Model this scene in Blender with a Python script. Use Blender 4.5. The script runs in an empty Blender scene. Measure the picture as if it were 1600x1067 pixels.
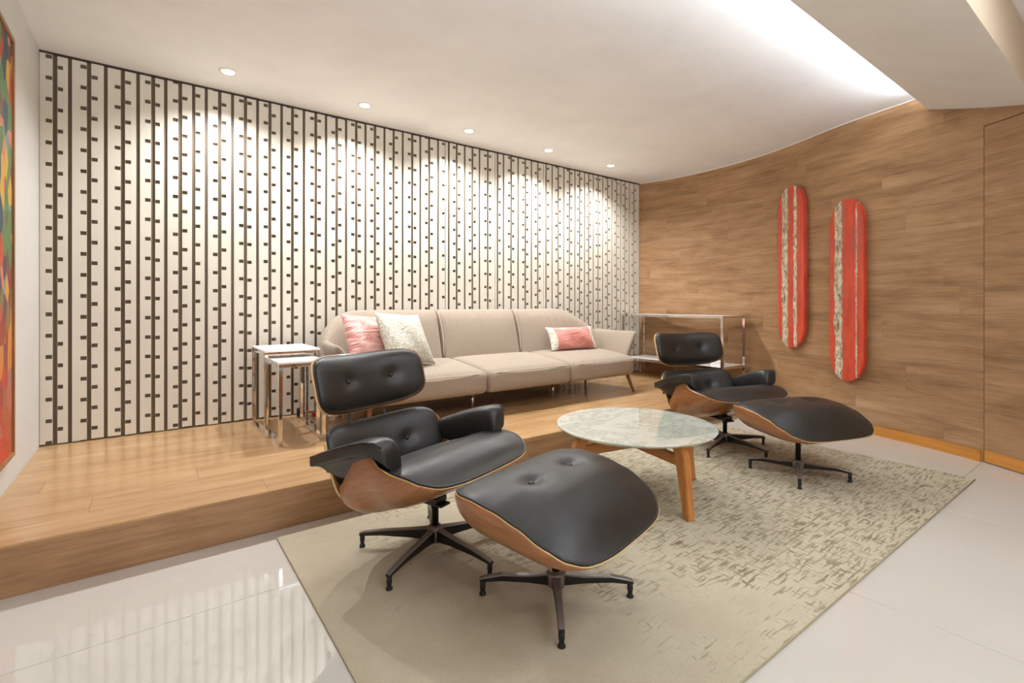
import bpy, bmesh, math, random
from mathutils import Vector, Matrix
random.seed(7)
C = bpy.context.scene.collection
SC = bpy.context.scene
PI = math.pi

# ------------------------------------------------------------------ camera
HE = 1.05
ang = math.atan2(1038, 768)
cam_d = bpy.data.cameras.new('camera'); cam = bpy.data.objects.new('camera', cam_d); C.objects.link(cam)
cam_d.sensor_width = 36.0; cam_d.lens = 36.0 * 768 / 1600
cam_d.shift_y = -58.5 / 1600.0
cam_d.clip_start = 0.02
cam.location = (0, 0, HE)
cam.rotation_euler = (PI / 2, 0, ang - PI / 2)
SC.camera = cam

# ------------------------------------------------------------------ world, lights, exposure
w = bpy.data.worlds.new('world'); SC.world = w; w.use_nodes = True
w.node_tree.nodes['Background'].inputs[0].default_value = (1.0, 0.95, 0.88, 1)
w.node_tree.nodes['Background'].inputs[1].default_value = 0.3
SC.view_settings.view_transform = 'Standard'
SC.view_settings.look = 'None'
SC.view_settings.gamma = 1.0
SC.view_settings.use_curve_mapping = False
SC.view_settings.exposure = 0.39

CEIL = 2.586; PLAT = 0.187; EDGE = 2.485; WALL = 4.095; LEFT = -0.53
LIGHT_X = [0.424, 1.343, 2.279, 3.206, 4.112]; LIGHT_Y = 3.72
SPOT_W = 79.0
WARM = (0.95, 0.98, 1.03)

def spot(name, loc, watts, size, blend, color=WARM, r=0.018, rot=(0, 0, 0)):
    d = bpy.data.lights.new(name, 'SPOT'); d.energy = watts; d.spot_size = math.radians(size); d.spot_blend = blend
    d.color = color; d.shadow_soft_size = r
    o = bpy.data.objects.new(name, d); C.objects.link(o); o.location = loc; o.rotation_euler = rot
    return o
def area(name, loc, rot, sx, sy, watts, color):
    d = bpy.data.lights.new(name, 'AREA'); d.shape = 'RECTANGLE'; d.size = sx; d.size_y = sy
    d.energy = watts; d.color = color
    o = bpy.data.objects.new(name, d); C.objects.link(o); o.location = loc; o.rotation_euler = rot
    return o
for lx in LIGHT_X:
    spot('downlight_beam', (lx, LIGHT_Y, CEIL - 0.03), SPOT_W, 144, 1.0)
# cove strip hidden behind the soffit lip, shining onto the ceiling
area('cove_strip', (1.9, 0.985, 2.497), (math.radians(180 - 48), 0, 0), 4.9, 0.03, 34, (0.9, 0.98, 1.1))
# unseen fill lights added behind the camera, with no fixtures of their own
area('ceiling_fill', (0.9, -1.0, 2.56), (0, 0, 0), 2.4, 1.6, 19, (0.89, 0.98, 1.13))
area('rear_fill', (1.0, -2.9, 1.3), (math.radians(92), 0, math.radians(-8)), 2.6, 2.0, 12, (0.89, 0.98, 1.13))  # added frontal fill; the rear wall has no window
area('ceiling_fill', (2.5, -0.15, 2.57), (0, 0, 0), 0.9, 0.9, 11, (0.89, 0.98, 1.13))  # second added fill, just under the ceiling

# unseen upward-facing fill, added to brighten the soffit from below
area('upward_fill', (1.3, -1.7, 1.3), (PI, 0, 0), 0.5, 0.5, 42, (0.89, 0.98, 1.13))

# ------------------------------------------------------------------ materials
def newmat(name, color=(0.8, 0.8, 0.8), rough=0.5, metal=0.0, spec=0.5):
    m = bpy.data.materials.new(name); m.use_nodes = True
    b = m.node_tree.nodes['Principled BSDF']
    b.inputs['Base Color'].default_value = (*color, 1); b.inputs['Roughness'].default_value = rough
    b.inputs['Metallic'].default_value = metal; b.inputs['Specular IOR Level'].default_value = spec
    return m, m.node_tree, b
def nd(t, typ, **kw):
    n = t.nodes.new(typ)
    for k, v in kw.items():
        if k.startswith('i_'):
            key = k[2:]
            key = int(key) if key.isdigit() else key.replace('_', ' ')
            n.inputs[key].default_value = v
        else: setattr(n, k, v)
    return n
def ramp(t, stops, fac=None, interp='LINEAR'):
    r = t.nodes.new('ShaderNodeValToRGB'); e = r.color_ramp.elements; r.color_ramp.interpolation = interp
    while len(e) > 1: e.remove(e[-1])
    e[0].position = stops[0][0]; e[0].color = (*stops[0][1], 1)
    for p, c in stops[1:]:
        x = e.new(p); x.color = (*c, 1)
    if fac is not None: t.links.new(fac, r.inputs[0])
    return r
def srgb(r, g, b):
    f = lambda c: ((c / 255) / 12.92) if c / 255 <= 0.04045 else (((c / 255) + 0.055) / 1.055) ** 2.4
    return (f(r), f(g), f(b))
def mth(t, op, a, b=None, c=None, clamp=False):
    n = t.nodes.new('ShaderNodeMath'); n.operation = op; n.use_clamp = clamp
    for i, x in enumerate((a, b, c)):
        if x is None: continue
        if isinstance(x, (int, float)): n.inputs[i].default_value = x
        else: t.links.new(x, n.inputs[i])
    return n.outputs[0]
def mixc(t, f, a, b, blend='MIX'):
    n = t.nodes.new('ShaderNodeMix'); n.data_type = 'RGBA'; n.blend_type = blend
    for i, x in ((0, f), (6, a), (7, b)):
        if isinstance(x, (int, float)): n.inputs[i].default_value = x
        elif isinstance(x, tuple): n.inputs[i].default_value = (*x, 1)
        else: t.links.new(x, n.inputs[i])
    return n.outputs[2]
def bump(t, b, h, strength=0.2, dist=0.01):
    n = nd(t, 'ShaderNodeBump', i_Strength=strength, i_Distance=dist)
    t.links.new(h, n.inputs['Height']); t.links.new(n.outputs[0], b.inputs['Normal'])
def noise(t, vec, scale, detail=4, rough=0.55, dist=0.0):
    n = nd(t, 'ShaderNodeTexNoise', i_Scale=scale, i_Detail=detail, i_Roughness=rough, i_Distortion=dist)
    if vec is not None: t.links.new(vec, n.inputs['Vector'])
    return n.outputs[0]
def mapping(t, vec, scale=(1, 1, 1), loc=(0, 0, 0), rot=(0, 0, 0)):
    n = nd(t, 'ShaderNodeMapping'); n.inputs['Scale'].default_value = scale
    n.inputs['Location'].default_value = loc; n.inputs['Rotation'].default_value = rot
    t.links.new(vec, n.inputs[0]); return n.outputs[0]

def wood(name, dark, mid, light, rough=0.35, su=1.1, sv=11.0, seedy=True, coat=0.0, vary=0.12, b_str=0.06, spec=0.5, contrast=1.0):
    """long grain along u of the uv map (metres)"""
    m, t, b = newmat(name, mid, rough, spec=spec)
    uv = t.nodes.new('ShaderNodeUVMap').outputs[0]
    oi = t.nodes.new('ShaderNodeObjectInfo').outputs['Random']
    off = nd(t, 'ShaderNodeCombineXYZ'); k = mth(t, 'MULTIPLY', oi, 37.0)
    t.links.new(k, off.inputs[0]); t.links.new(mth(t, 'MULTIPLY', oi, 91.0), off.inputs[2]); t.links.new(mth(t, 'MULTIPLY', oi, 17.0), off.inputs[1])
    add = nd(t, 'ShaderNodeVectorMath', operation='ADD'); t.links.new(uv, add.inputs[0])
    if seedy: t.links.new(off.outputs[0], add.inputs[1])
    v = add.outputs[0]
    n1 = noise(t, mapping(t, v, (su, sv, 1)), 1.0, 6, 0.6, 0.6)
    n2 = noise(t, mapping(t, v, (su * 3, sv * 7, 1)), 1.0, 5, 0.7, 0.3)
    n3 = noise(t, mapping(t, v, (su * 1.3, sv * 0.35, 1)), 1.0, 3, 0.5, 1.2)
    n4 = noise(t, mapping(t, v, (su * 9, sv * 22, 1)), 1.0, 4, 0.75, 0.1)
    f = mth(t, 'ADD', mth(t, 'MULTIPLY', n1, 0.36), mth(t, 'ADD', mth(t, 'MULTIPLY', n2, 0.26), mth(t, 'ADD', mth(t, 'MULTIPLY', n3, 0.22), mth(t, 'MULTIPLY', n4, 0.16))))
    d = 0.16 / contrast
    r = ramp(t, [(0.5 - d, dark), (0.5, mid), (0.5 + d, light)], f)
    hv = nd(t, 'ShaderNodeHueSaturation'); t.links.new(r.outputs[0], hv.inputs['Color'])
    t.links.new(mth(t, 'MULTIPLY_ADD', oi, vary, 1 - vary / 2), hv.inputs['Value'])
    t.links.new(hv.outputs[0], b.inputs['Base Color'])
    b.inputs['Coat Weight'].default_value = coat; b.inputs['Coat Roughness'].default_value = 0.12
    bump(t, b, n2, b_str, 0.004)
    return m

M = {}
M['platform'] = wood('platform_laminate', srgb(158, 118, 76), srgb(188, 149, 104), srgb(206, 170, 126), 0.2, sv=9, vary=0.08, contrast=1.2)
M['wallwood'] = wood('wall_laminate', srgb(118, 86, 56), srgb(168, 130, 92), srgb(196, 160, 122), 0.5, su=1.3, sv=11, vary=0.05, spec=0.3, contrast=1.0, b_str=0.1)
M['base'] = wood('baseboard_wood', srgb(176, 112, 40), srgb(204, 136, 56), srgb(224, 160, 80), 0.35, vary=0.06)
M['veneer'] = wood('walnut_veneer', srgb(112, 66, 34), srgb(160, 104, 60), srgb(188, 132, 84), 0.3, su=2.2, sv=14, seedy=False, coat=0.25, vary=0.0, b_str=0.02)
M['ply'] = wood('plywood_edge', srgb(196, 164, 104), srgb(220, 190, 130), srgb(234, 208, 152), 0.4, seedy=False, vary=0)
M['oak'] = wood('table_oak', srgb(160, 98, 44), srgb(192, 126, 64), srgb(212, 150, 86), 0.4, su=2, sv=20, vary=0.1)
M['legwood'] = wood('dark_leg_wood', srgb(110, 66, 34), srgb(140, 88, 50), srgb(160, 104, 62), 0.4, vary=0)
M['frame'] = wood('picture_frame_wood', srgb(110, 70, 36), srgb(148, 100, 56), srgb(180, 134, 84), 0.4, vary=0)

def plain(name, color, rough=0.5, metal=0, spec=0.5, bs=0, bscale=200):
    m, t, b = newmat(name, color, rough, metal, spec)
    tc = t.nodes.new('ShaderNodeTexCoord').outputs['Object']
    n = noise(t, tc, bscale, 3)
    r = ramp(t, [(0.3, tuple(c * 0.96 for c in color)), (0.7, tuple(min(1, c * 1.03) for c in color))], noise(t, tc, 2.5, 3))
    t.links.new(r.outputs[0], b.inputs['Base Color'])
    if bs: bump(t, b, n, bs, 0.002)
    return m
M['paint'] = plain('wall_paint', srgb(214, 210, 203), 0.6, spec=0.3)
M['ceiling'] = plain('ceiling_paint', srgb(244, 243, 241), 0.7, spec=0.2)
M['soffit'] = plain('soffit_paint', srgb(242, 240, 236), 0.7, spec=0.2)
M['beige'] = plain('upstand_paint', srgb(206, 186, 158), 0.7, spec=0.2)
M['slat'] = plain('slat_paint', srgb(221, 213, 196), 0.42, spec=0.35, bs=0.05)
M['backing'] = plain('dark_backing', srgb(102, 88, 70), 0.6, spec=0.3)
M['darkframe'] = plain('dark_reveal', srgb(62, 46, 36), 0.5)
M['grout'] = plain('grout', srgb(150, 142, 132), 0.8)
M['chrome'], _, _ = newmat('chrome', (0.82, 0.80, 0.78), 0.08, 1.0)
M['brass'], _, _ = newmat('brass', (0.75, 0.5, 0.28), 0.2, 1.0)
M['alu'] = plain('grey_aluminium', srgb(128, 120, 112), 0.38, 0.35)
M['black'] = plain('black_enamel', srgb(26, 24, 23), 0.35)
M['rubber'] = plain('black_rubber', srgb(20, 19, 18), 0.55)
M['whiteglass'], _, b_ = newmat('white_table_top', srgb(246, 245, 242), 0.22)
M['whiteplastic'] = plain('white_plastic', srgb(235, 234, 230), 0.3)
M['redplastic'] = plain('red_plastic', srgb(200, 40, 32), 0.35)
M['trimwhite'] = plain('white_trim', srgb(240, 236, 230), 0.4)

def tile_mat():
    m, t, b = newmat('porcelain_tile', srgb(222, 216, 207), 0.045, spec=0.75)
    tc = t.nodes.new('ShaderNodeTexCoord').outputs['Object']
    r = ramp(t, [(0.3, srgb(204, 200, 187)), (0.7, srgb(209, 205, 194))], noise(t, tc, 1.2, 3))
    t.links.new(r.outputs[0], b.inputs['Base Color']); b.inputs['IOR'].default_value = 1.68; return m
M['tile'] = tile_mat()

def leather():
    m, t, b = newmat('black_leather', srgb(40, 39, 37), 0.42, spec=0.6)
    tc = t.nodes.new('ShaderNodeTexCoord').outputs['Object']
    n = noise(t, tc, 260, 3, 0.6); n2 = noise(t, tc, 5, 4)
    r = ramp(t, [(0.3, srgb(30, 29, 25)), (0.7, srgb(41, 39, 34))], n2)
    t.links.new(r.outputs[0], b.inputs['Base Color'])
    rr = ramp(t, [(0.3, (0.36,) * 3), (0.7, (0.5,) * 3)], n2); t.links.new(rr.outputs[0], b.inputs['Roughness'])
    h = mth(t, 'ADD', mth(t, 'MULTIPLY', n, 0.25), n2)
    bump(t, b, h, 0.12, 0.006); return m
M['leather'] = leather()

def fabric(name, c1, c2, scale=900, wr=0.35, wdir=(3, 30, 30), rough=0.9):
    m, t, b = newmat(name, c1, rough, spec=0.2)
    tc = t.nodes.new('ShaderNodeTexCoord').outputs['Object']
    n = noise(t, tc, scale * 0.25, 2, 0.7); n2 = noise(t, mapping(t, tc, wdir), 1.0, 3, 0.6, 1.5)
    r = ramp(t, [(0.35, c1), (0.65, c2)], n); t.links.new(r.outputs[0], b.inputs['Base Color'])
    h = mth(t, 'ADD', mth(t, 'MULTIPLY', n, 0.08), mth(t, 'MULTIPLY', n2, 1.0))
    bump(t, b, h, wr, 0.012); b.inputs['Sheen Weight'].default_value = 0.15
    return m
M['sofa'] = fabric('sofa_fabric', srgb(146, 131, 113), srgb(166, 150, 131), wdir=(15, 3, 3), wr=0.3)
M['sofapipe'] = plain('sofa_piping', srgb(208, 190, 166), 0.8)

def satin(name, c1, c2, scale=6, rough=0.38, bs=0.6):
    m, t, b = newmat(name, c1, rough, spec=0.5)
    tc = t.nodes.new('ShaderNodeTexCoord').outputs['Object']
    n = noise(t, mapping(t, tc, (1, 2.6, 1), rot=(0, 0, 0.5)), scale, 4, 0.5, 1.4)
    r = ramp(t, [(0.35, c1), (0.62, c2)], n); t.links.new(r.outputs[0], b.inputs['Base Color'])
    bump(t, b, n, bs, 0.03); b.inputs['Sheen Weight'].default_value = 0.3
    return m
M['pink'] = satin('pink_satin', srgb(204, 128, 116), srgb(232, 190, 178))
M['pink2'] = satin('coral_satin', srgb(206, 118, 104), srgb(222, 148, 134), 5, 0.4, 0.5)
M['pinkband'] = satin('rose_band', srgb(200, 124, 108), srgb(210, 140, 124), 5, 0.5, 0.2)
M['cream'] = satin('cream_linen', srgb(206, 198, 176), srgb(226, 220, 202), 14, 0.7, 0.5)
def jacquard():
    m, t, b = newmat('ivory_jacquard', srgb(220, 214, 196), 0.5)
    tc = t.nodes.new('ShaderNodeTexCoord').outputs['Object']
    v = nd(t, 'ShaderNodeTexVoronoi', i_Scale=34.0, feature='DISTANCE_TO_EDGE'); t.links.new(tc, v.inputs[0])
    n = noise(t, tc, 40, 4, 0.6, 2.0)
    f = mth(t, 'ADD', v.outputs[0], mth(t, 'MULTIPLY', n, 0.5))
    r = ramp(t, [(0.2, srgb(168, 160, 134)), (0.42, srgb(208, 203, 186))], f); t.links.new(r.outputs[0], b.inputs['Base Color'])
    h = mth(t, 'ADD', mth(t, 'MULTIPLY', f, 0.3), noise(t, tc, 7, 3, 0.5, 1))
    bump(t, b, h, 0.6, 0.02); return m
M['ivory'] = jacquard()

def marble():
    m, t, b = newmat('onyx_top', srgb(214, 212, 192), 0.06, spec=0.6)
    tc = t.nodes.new('ShaderNodeTexCoord').outputs['Object']
    n = noise(t, mapping(t, tc, (1, 1.6, 1), rot=(0, 0, 0.6)), 2.4, 8, 0.6, 2.6)
    n2 = noise(t, tc, 9, 5, 0.6, 2.5)
    f = mth(t, 'ADD', mth(t, 'MULTIPLY', n, 0.7), mth(t, 'MULTIPLY', n2, 0.3))
    r = ramp(t, [(0.30, srgb(210, 211, 196)), (0.44, srgb(200, 203, 186)), (0.48, srgb(180, 183, 164)), (0.51, srgb(212, 214, 200)), (0.62, srgb(206, 209, 194)), (0.75, srgb(226, 228, 218))], f)
    t.links.new(r.outputs[0], b.inputs['Base Color']); b.inputs['Coat Weight'].default_value = 0.6; b.inputs['Coat Roughness'].default_value = 0.04
    return m
M['marble'] = marble()

def rugmat():
    m, t, b = newmat('rug_pile', srgb(190, 176, 146), 0.95, spec=0.1)
    tc = t.nodes.new('ShaderNodeTexCoord').outputs['Object']
    base = srgb(197, 187, 161); dark = srgb(134, 120, 94)
    wob = nd(t, 'ShaderNodeVectorMath', operation='ADD')
    nz = nd(t, 'ShaderNodeTexNoise', i_Scale=14.0, i_Detail=2.0); t.links.new(tc, nz.inputs['Vector'])
    sc = nd(t, 'ShaderNodeVectorMath', operation='SCALE'); sc.inputs['Scale'].default_value = 0.018
    t.links.new(nz.outputs['Color'], sc.inputs[0]); t.links.new(tc, wob.inputs[0]); t.links.new(sc.outputs[0], wob.inputs[1])
    v = wob.outputs[0]
    a = noise(t, mapping(t, v, (11, 85, 1)), 1.0, 2, 0.5, 0.1)
    c = noise(t, mapping(t, v, (85, 16, 1), loc=(7, 3, 0)), 1.0, 2, 0.5, 0.1)
    big = noise(t, tc, 2.6, 4, 0.6)
    sep = nd(t, 'ShaderNodeSeparateXYZ'); t.links.new(tc, sep.inputs[0])
    # the pattern is worn away towards the near left end of the rug
    g = mth(t, 'ADD', mth(t, 'MULTIPLY_ADD', sep.outputs[0], 0.105, -0.215), mth(t, 'MULTIPLY', sep.outputs[1], 0.045))
    g = mth(t, 'ADD', g, mth(t, 'MULTIPLY_ADD', big, 0.34, -0.17))
    g = mth(t, 'MINIMUM', g, 0.052)
    th = mth(t, 'SUBTRACT', 0.565, g)
    fa = mth(t, 'MULTIPLY', mth(t, 'SUBTRACT', a, th), 14.0, clamp=True)
    fc = mth(t, 'MULTIPLY', mth(t, 'SUBTRACT', c, mth(t, 'ADD', th, 0.04)), 14.0, clamp=True)
    f = mth(t, 'MAXIMUM', fa, fc)
    f = mth(t, 'MULTIPLY', f, mth(t, 'MULTIPLY_ADD', noise(t, tc, 11, 3), 1.6, -0.1), clamp=True)
    f = mth(t, 'MULTIPLY', f, mth(t, 'MULTIPLY_ADD', g, 12.0, 0.75, clamp=True), clamp=True)
    worn = mth(t, 'MULTIPLY', mth(t, 'MULTIPLY_ADD', g, -7.0, 0.0), 1.0, clamp=True)
    col = mixc(t, f, mixc(t, worn, base, srgb(180, 167, 142)), dark)
    sp = ramp(t, [(0.3, (0.86,) * 3), (0.7, (1.06,) * 3)], noise(t, tc, 320, 2, 0.8))
    col = mixc(t, 1.0, col, sp.outputs[0], 'MULTIPLY')
    t.links.new(col, b.inputs['Base Color'])
    bump(t, b, mth(t, 'ADD', noise(t, tc, 400, 2, 0.8), mth(t, 'MULTIPLY', f, -1.0)), 0.35, 0.004)
    return m
M['rug'] = rugmat()
M['rugedge'] = plain('rug_binding', srgb(170, 156, 124), 0.9, bs=0.3)

def board_mat(name, strips, blot):
    """red painted board with peeling strips: (centre, half width, jag) in metres across"""
    m, t, b = newmat(name, srgb(214, 74, 44), 0.45)
    tc = t.nodes.new('ShaderNodeTexCoord').outputs['Object']
    sep = nd(t, 'ShaderNodeSeparateXYZ'); t.links.new(tc, sep.inputs[0])
    nj = noise(t, mapping(t, tc, (8, 8, 5)), 1.6, 6, 0.75)
    red = ramp(t, [(0.3, srgb(196, 62, 38)), (0.7, srgb(226, 88, 56))], noise(t, mapping(t, tc, (9, 9, 2)), 2, 4)).outputs[0]
    chip = noise(t, mapping(t, tc, (12, 12, 5)), 2.6, 8, 0.8, 0.5)
    peel = ramp(t, [(0.34, srgb(92, 72, 54)), (0.43, srgb(150, 130, 104)), (0.49, srgb(196, 180, 150)), (0.56, srgb(226, 216, 192))], chip).outputs[0]
    col = red
    for (c, hw, jag) in strips:
        d = mth(t, 'ABSOLUTE', mth(t, 'SUBTRACT', sep.outputs[0], c))
        d = mth(t, 'ADD', d, mth(t, 'MULTIPLY_ADD', nj, jag, -jag * 0.5))
        f = mth(t, 'MULTIPLY', mth(t, 'SUBTRACT', hw, d), 160.0, clamp=True)
        col = mixc(t, f, col, peel)
        # grey scuffed shadow of old paint to the right of each strip
        d2 = mth(t, 'ABSOLUTE', mth(t, 'SUBTRACT', sep.outputs[0], c + hw + 0.012))
        f2 = mth(t, 'MULTIPLY', mth(t, 'SUBTRACT', mth(t, 'MULTIPLY_ADD', chip, 2.4 * hw, -0.6 * hw), d2), 70.0, clamp=True)
        col = mixc(t, mth(t, 'MULTIPLY', mth(t, 'MULTIPLY', f2, mth(t, 'MULTIPLY_ADD', nj, 5.0, -2.2, clamp=True)), 0.8), col, srgb(138, 116, 96))
    bl = mth(t, 'MULTIPLY', mth(t, 'SUBTRACT', noise(t, mapping(t, tc, (5, 5, 2.2), loc=(blot, 0, 0)), 1.5, 5, 0.7), 0.56), 9.0, clamp=True)
    up = mth(t, 'MULTIPLY', mth(t, 'SUBTRACT', sep.outputs[2], 0.15), 3.0, clamp=True)
    col = mixc(t, mth(t, 'MULTIPLY', mth(t, 'MULTIPLY', bl, up), 0.5), col, srgb(140, 104, 92))
    t.links.new(col, b.inputs['Base Color']); bump(t, b, mth(t, 'ADD', chip, nj), 0.5, 0.006)
    return m

def emit(name, col, s):
    m = bpy.data.materials.new(name); m.use_nodes = True; t = m.node_tree; t.nodes.clear()
    e = t.nodes.new('ShaderNodeEmission'); e.inputs[0].default_value = (*col, 1); e.inputs[1].default_value = s
    o = t.nodes.new('ShaderNodeOutputMaterial'); t.links.new(e.outputs[0], o.inputs[0]); return m
M['lamp'] = emit('lamp_lens', (1, 0.95, 0.86), 5.0)

def painting_mat():
    m, t, b = newmat('abstract_canvas', (0.5, 0.3, 0.2), 0.5)
    tc = t.nodes.new('ShaderNodeTexCoord').outputs['Object']
    v = nd(t, 'ShaderNodeTexVoronoi', i_Scale=11.0); t.links.new(mapping(t, tc, (1, 1.4, 0.8), rot=(0.7, 0, 0)), v.inputs[0])
    s = nd(t, 'ShaderNodeSeparateColor'); t.links.new(v.outputs['Color'], s.inputs[0])
    r = ramp(t, [(0.0, srgb(44, 70, 84)), (0.16, srgb(92, 128, 70)), (0.32, srgb(214, 168, 60)), (0.48, srgb(196, 74, 40)), (0.64, srgb(120, 60, 50)), (0.8, srgb(220, 130, 90)), (0.92, srgb(120, 150, 140))], s.outputs[0], 'CONSTANT')
    sep = nd(t, 'ShaderNodeSeparateXYZ'); t.links.new(tc, sep.inputs[0])
    f = mth(t, 'MULTIPLY_ADD', sep.outputs[2], -0.9, 0.0, clamp=True)
    col = mixc(t, f, r.outputs[0], srgb(206, 72, 40))
    t.links.new(col, b.inputs['Base Color']); bump(t, b, noise(t, tc, 40, 4), 0.6, 0.01); return m
M['canvas'] = painting_mat()

# ------------------------------------------------------------------ mesh helpers
def smooth(me, on=True):
    for p in me.polygons: p.use_smooth = on
def link(name, me, mats, parent=None, loc=None):
    if not isinstance(mats, (list, tuple)): mats = [mats]
    if not me.materials:
        for m in mats: me.materials.append(m)
    o = bpy.data.objects.new(name, me); C.objects.link(o)
    if parent is not None: o.parent = parent
    if loc: o.location = loc
    return o
def mesh(name, verts, faces, uvs=None, mi=None, sm=False):
    me = bpy.data.meshes.new(name); me.from_pydata([tuple(v) for v in verts], [], faces)
    uv = me.uv_layers.new(name='UVMap')
    for l in me.loops:
        v = verts[l.vertex_index]
        uv.data[l.index].uv = uvs[l.vertex_index] if uvs else (v[0], v[1] + v[2] * 0.7)
    if mi:
        for p, k in zip(me.polygons, mi): p.material_index = k
    smooth(me, sm); me.update(); return me
def bm_mesh(name, bm, uvf=None, sm=False):
    me = bpy.data.meshes.new(name); bmesh.ops.recalc_face_normals(bm, faces=bm.faces)
    uv = bm.loops.layers.uv.new('UVMap')
    for f in bm.faces:
        for l in f.loops:
            c = l.vert.co; l[uv].uv = uvf(c) if uvf else (c.x, c.y + c.z * 0.7)
    bm.to_mesh(me); bm.free(); smooth(me, sm); return me
def add_box(bm, lo, hi, M4=None):
    vs = [bm.verts.new((x, y, z)) for z in (lo[2], hi[2]) for y in (lo[1], hi[1]) for x in (lo[0], hi[0])]
    if M4 is not None:
        for v in vs: v.co = M4 @ v.co
    for f in ((0, 2, 3, 1), (4, 5, 7, 6), (0, 1, 5, 4), (2, 6, 7, 3), (0, 4, 6, 2), (1, 3, 7, 5)):
        bm.faces.new([vs[i] for i in f])
    return vs
def box(name, lo, hi, mat, parent=None, bev=0.0, seg=2, uvf=None, M4=None, sm=False):
    bm = bmesh.new(); add_box(bm, lo, hi, M4)
    if bev: bmesh.ops.bevel(bm, geom=bm.edges[:], offset=bev, segments=seg, affect='EDGES', profile=0.5)
    return link(name, bm_mesh(name, bm, uvf, sm), mat, parent)
def lathe(name, prof, mat, parent=None, n=32, loc=(0, 0, 0), sm=True):
    vs, fs = [], []
    for (r, z) in prof:
        for i in range(n):
            a = 2 * PI * i / n; vs.append((loc[0] + r * math.cos(a), loc[1] + r * math.sin(a), loc[2] + z))
    for j in range(len(prof) - 1):
        for i in range(n):
            k = (i + 1) % n; fs.append((j * n + i, j * n + k, (j + 1) * n + k, (j + 1) * n + i))
    fs.append(tuple(reversed(range(n)))); fs.append(tuple(range((len(prof) - 1) * n, len(prof) * n)))
    me = mesh(name, vs, fs, sm=sm)
    me.polygons[-1].use_smooth = False; me.polygons[-2].use_smooth = False
    return link(name, me, mat, parent)
def tube_mesh(name, pts, r, n=8, closed=False):
    pts = [Vector(p) for p in pts]; vs, fs = [], []; N = len(pts); up = None
    for i, p in enumerate(pts):
        a = pts[(i - 1) % N] if (closed or i > 0) else p
        b = pts[(i + 1) % N] if (closed or i < N - 1) else p
        d = (b - a).normalized()
        if up is None: up = Vector((0, 0, 1)) if abs(d.z) < 0.9 else Vector((1, 0, 0))
        s = d.cross(up).normalized(); up = s.cross(d).normalized()
        rr = r[i] if isinstance(r, (list, tuple)) else r
        for k in range(n):
            t = 2 * PI * k / n; vs.append(p + (s * math.cos(t) + up * math.sin(t)) * rr)
    for i in range(N if closed else N - 1):
        j = (i + 1) % N
        for k in range(n):
            l = (k + 1) % n; fs.append((i * n + k, i * n + l, j * n + l, j * n + k))
    if not closed:
        fs.append(tuple(reversed(range(n)))); fs.append(tuple(range((N - 1) * n, N * n)))
    return mesh(name, [tuple(v) for v in vs], fs, sm=True)
def tube(name, pts, r, mat, parent=None, n=8, closed=False):
    return link(name, tube_mesh(name, pts, r, n, closed), mat, parent)
def subsurf(o, lv=2):
    s = o.modifiers.new('subdivision', 'SUBSURF'); s.levels = lv; s.render_levels = lv; return o
def thing(name, label, cat, loc=(0, 0, 0), rz=0.0, group=None):
    o = bpy.data.objects.new(name, None); C.objects.link(o); o.location = loc; o.rotation_euler = (0, 0, rz)
    o['label'] = label; o['category'] = cat
    if group: o['group'] = group
    return o
def tag(o, label, cat, group=None):
    o['label'] = label; o['category'] = cat
    if group: o['group'] = group
    return o
def struct(o): o['kind'] = 'structure'; return o
def lerp_table(tab, x, col):
    if x <= tab[0][0]: return tab[0][col]
    for a, b in zip(tab, tab[1:]):
        if x <= b[0]:
            f = (x - a[0]) / (b[0] - a[0]); f = f * f * (3 - 2 * f) * 0.5 + f * 0.5
            return a[col] + (b[col] - a[col]) * f
    return tab[-1][col]

# ------------------------------------------------------------------ curved wood wall: plan curve
plan = [(5.01, 4.35), (5.06, 4.05), (5.155, 3.67), (5.185, 3.26), (5.158, 2.86), (5.085, 2.48), (4.95, 2.115), (4.81, 1.79), (4.715, 1.52), (4.655, 1.29), (4.585, 1.06), (4.475, 0.79), (4.33, 0.555), (4.15, 0.33), (3.95, 0.09), (3.6, -0.36), (3.1, -1.0), (2.6, -1.65), (2.0, -2.4), (1.6, -2.95)]
def catmull(P, n=24):
    out = []
    Q = [P[0]] + P + [P[-1]]
    for i in range(1, len(Q) - 2):
        p0, p1, p2, p3 = [Vector(q) for q in Q[i - 1:i + 3]]
        for k in range(n):
            t = k / n
            out.append(0.5 * ((2 * p1) + (p2 - p0) * t + (2 * p0 - 5 * p1 + 4 * p2 - p3) * t * t + (3 * p1 - p0 - 3 * p2 + p3) * t ** 3))
    out.append(Vector(P[-1])); return out
curve = catmull(plan)
# light smoothing so the sheet curves evenly
for _ in range(60):
    curve = [curve[0]] + [(a + b * 2 + c) / 4 for a, b, c in zip(curve, curve[1:], curve[2:])] + [curve[-1]]
arc = [0.0]
for a, b in zip(curve, curve[1:]): arc.append(arc[-1] + (b - a).length)
def at_arc(s):
    s = max(0, min(arc[-1], s)); lo, hi = 0, len(arc) - 1
    while hi - lo > 1:
        m = (lo + hi) // 2
        if arc[m] <= s: lo = m
        else: hi = m
    f = (s - arc[lo]) / max(1e-9, arc[hi] - arc[lo])
    p = curve[lo].lerp(curve[hi], f); t = (curve[hi] - curve[lo]).normalized()
    return p, t, Vector((t.y, -t.x))       # inward normal
def inward(s):
    p, t, n = at_arc(s)
    if n.dot(Vector((1.5, 1.5)) - p) < 0: n = -n
    return p, t, n
def arc_at_y(y):
    for s, p in zip(arc, curve):
        if p.y <= y: return s
    return arc[-1]
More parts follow.
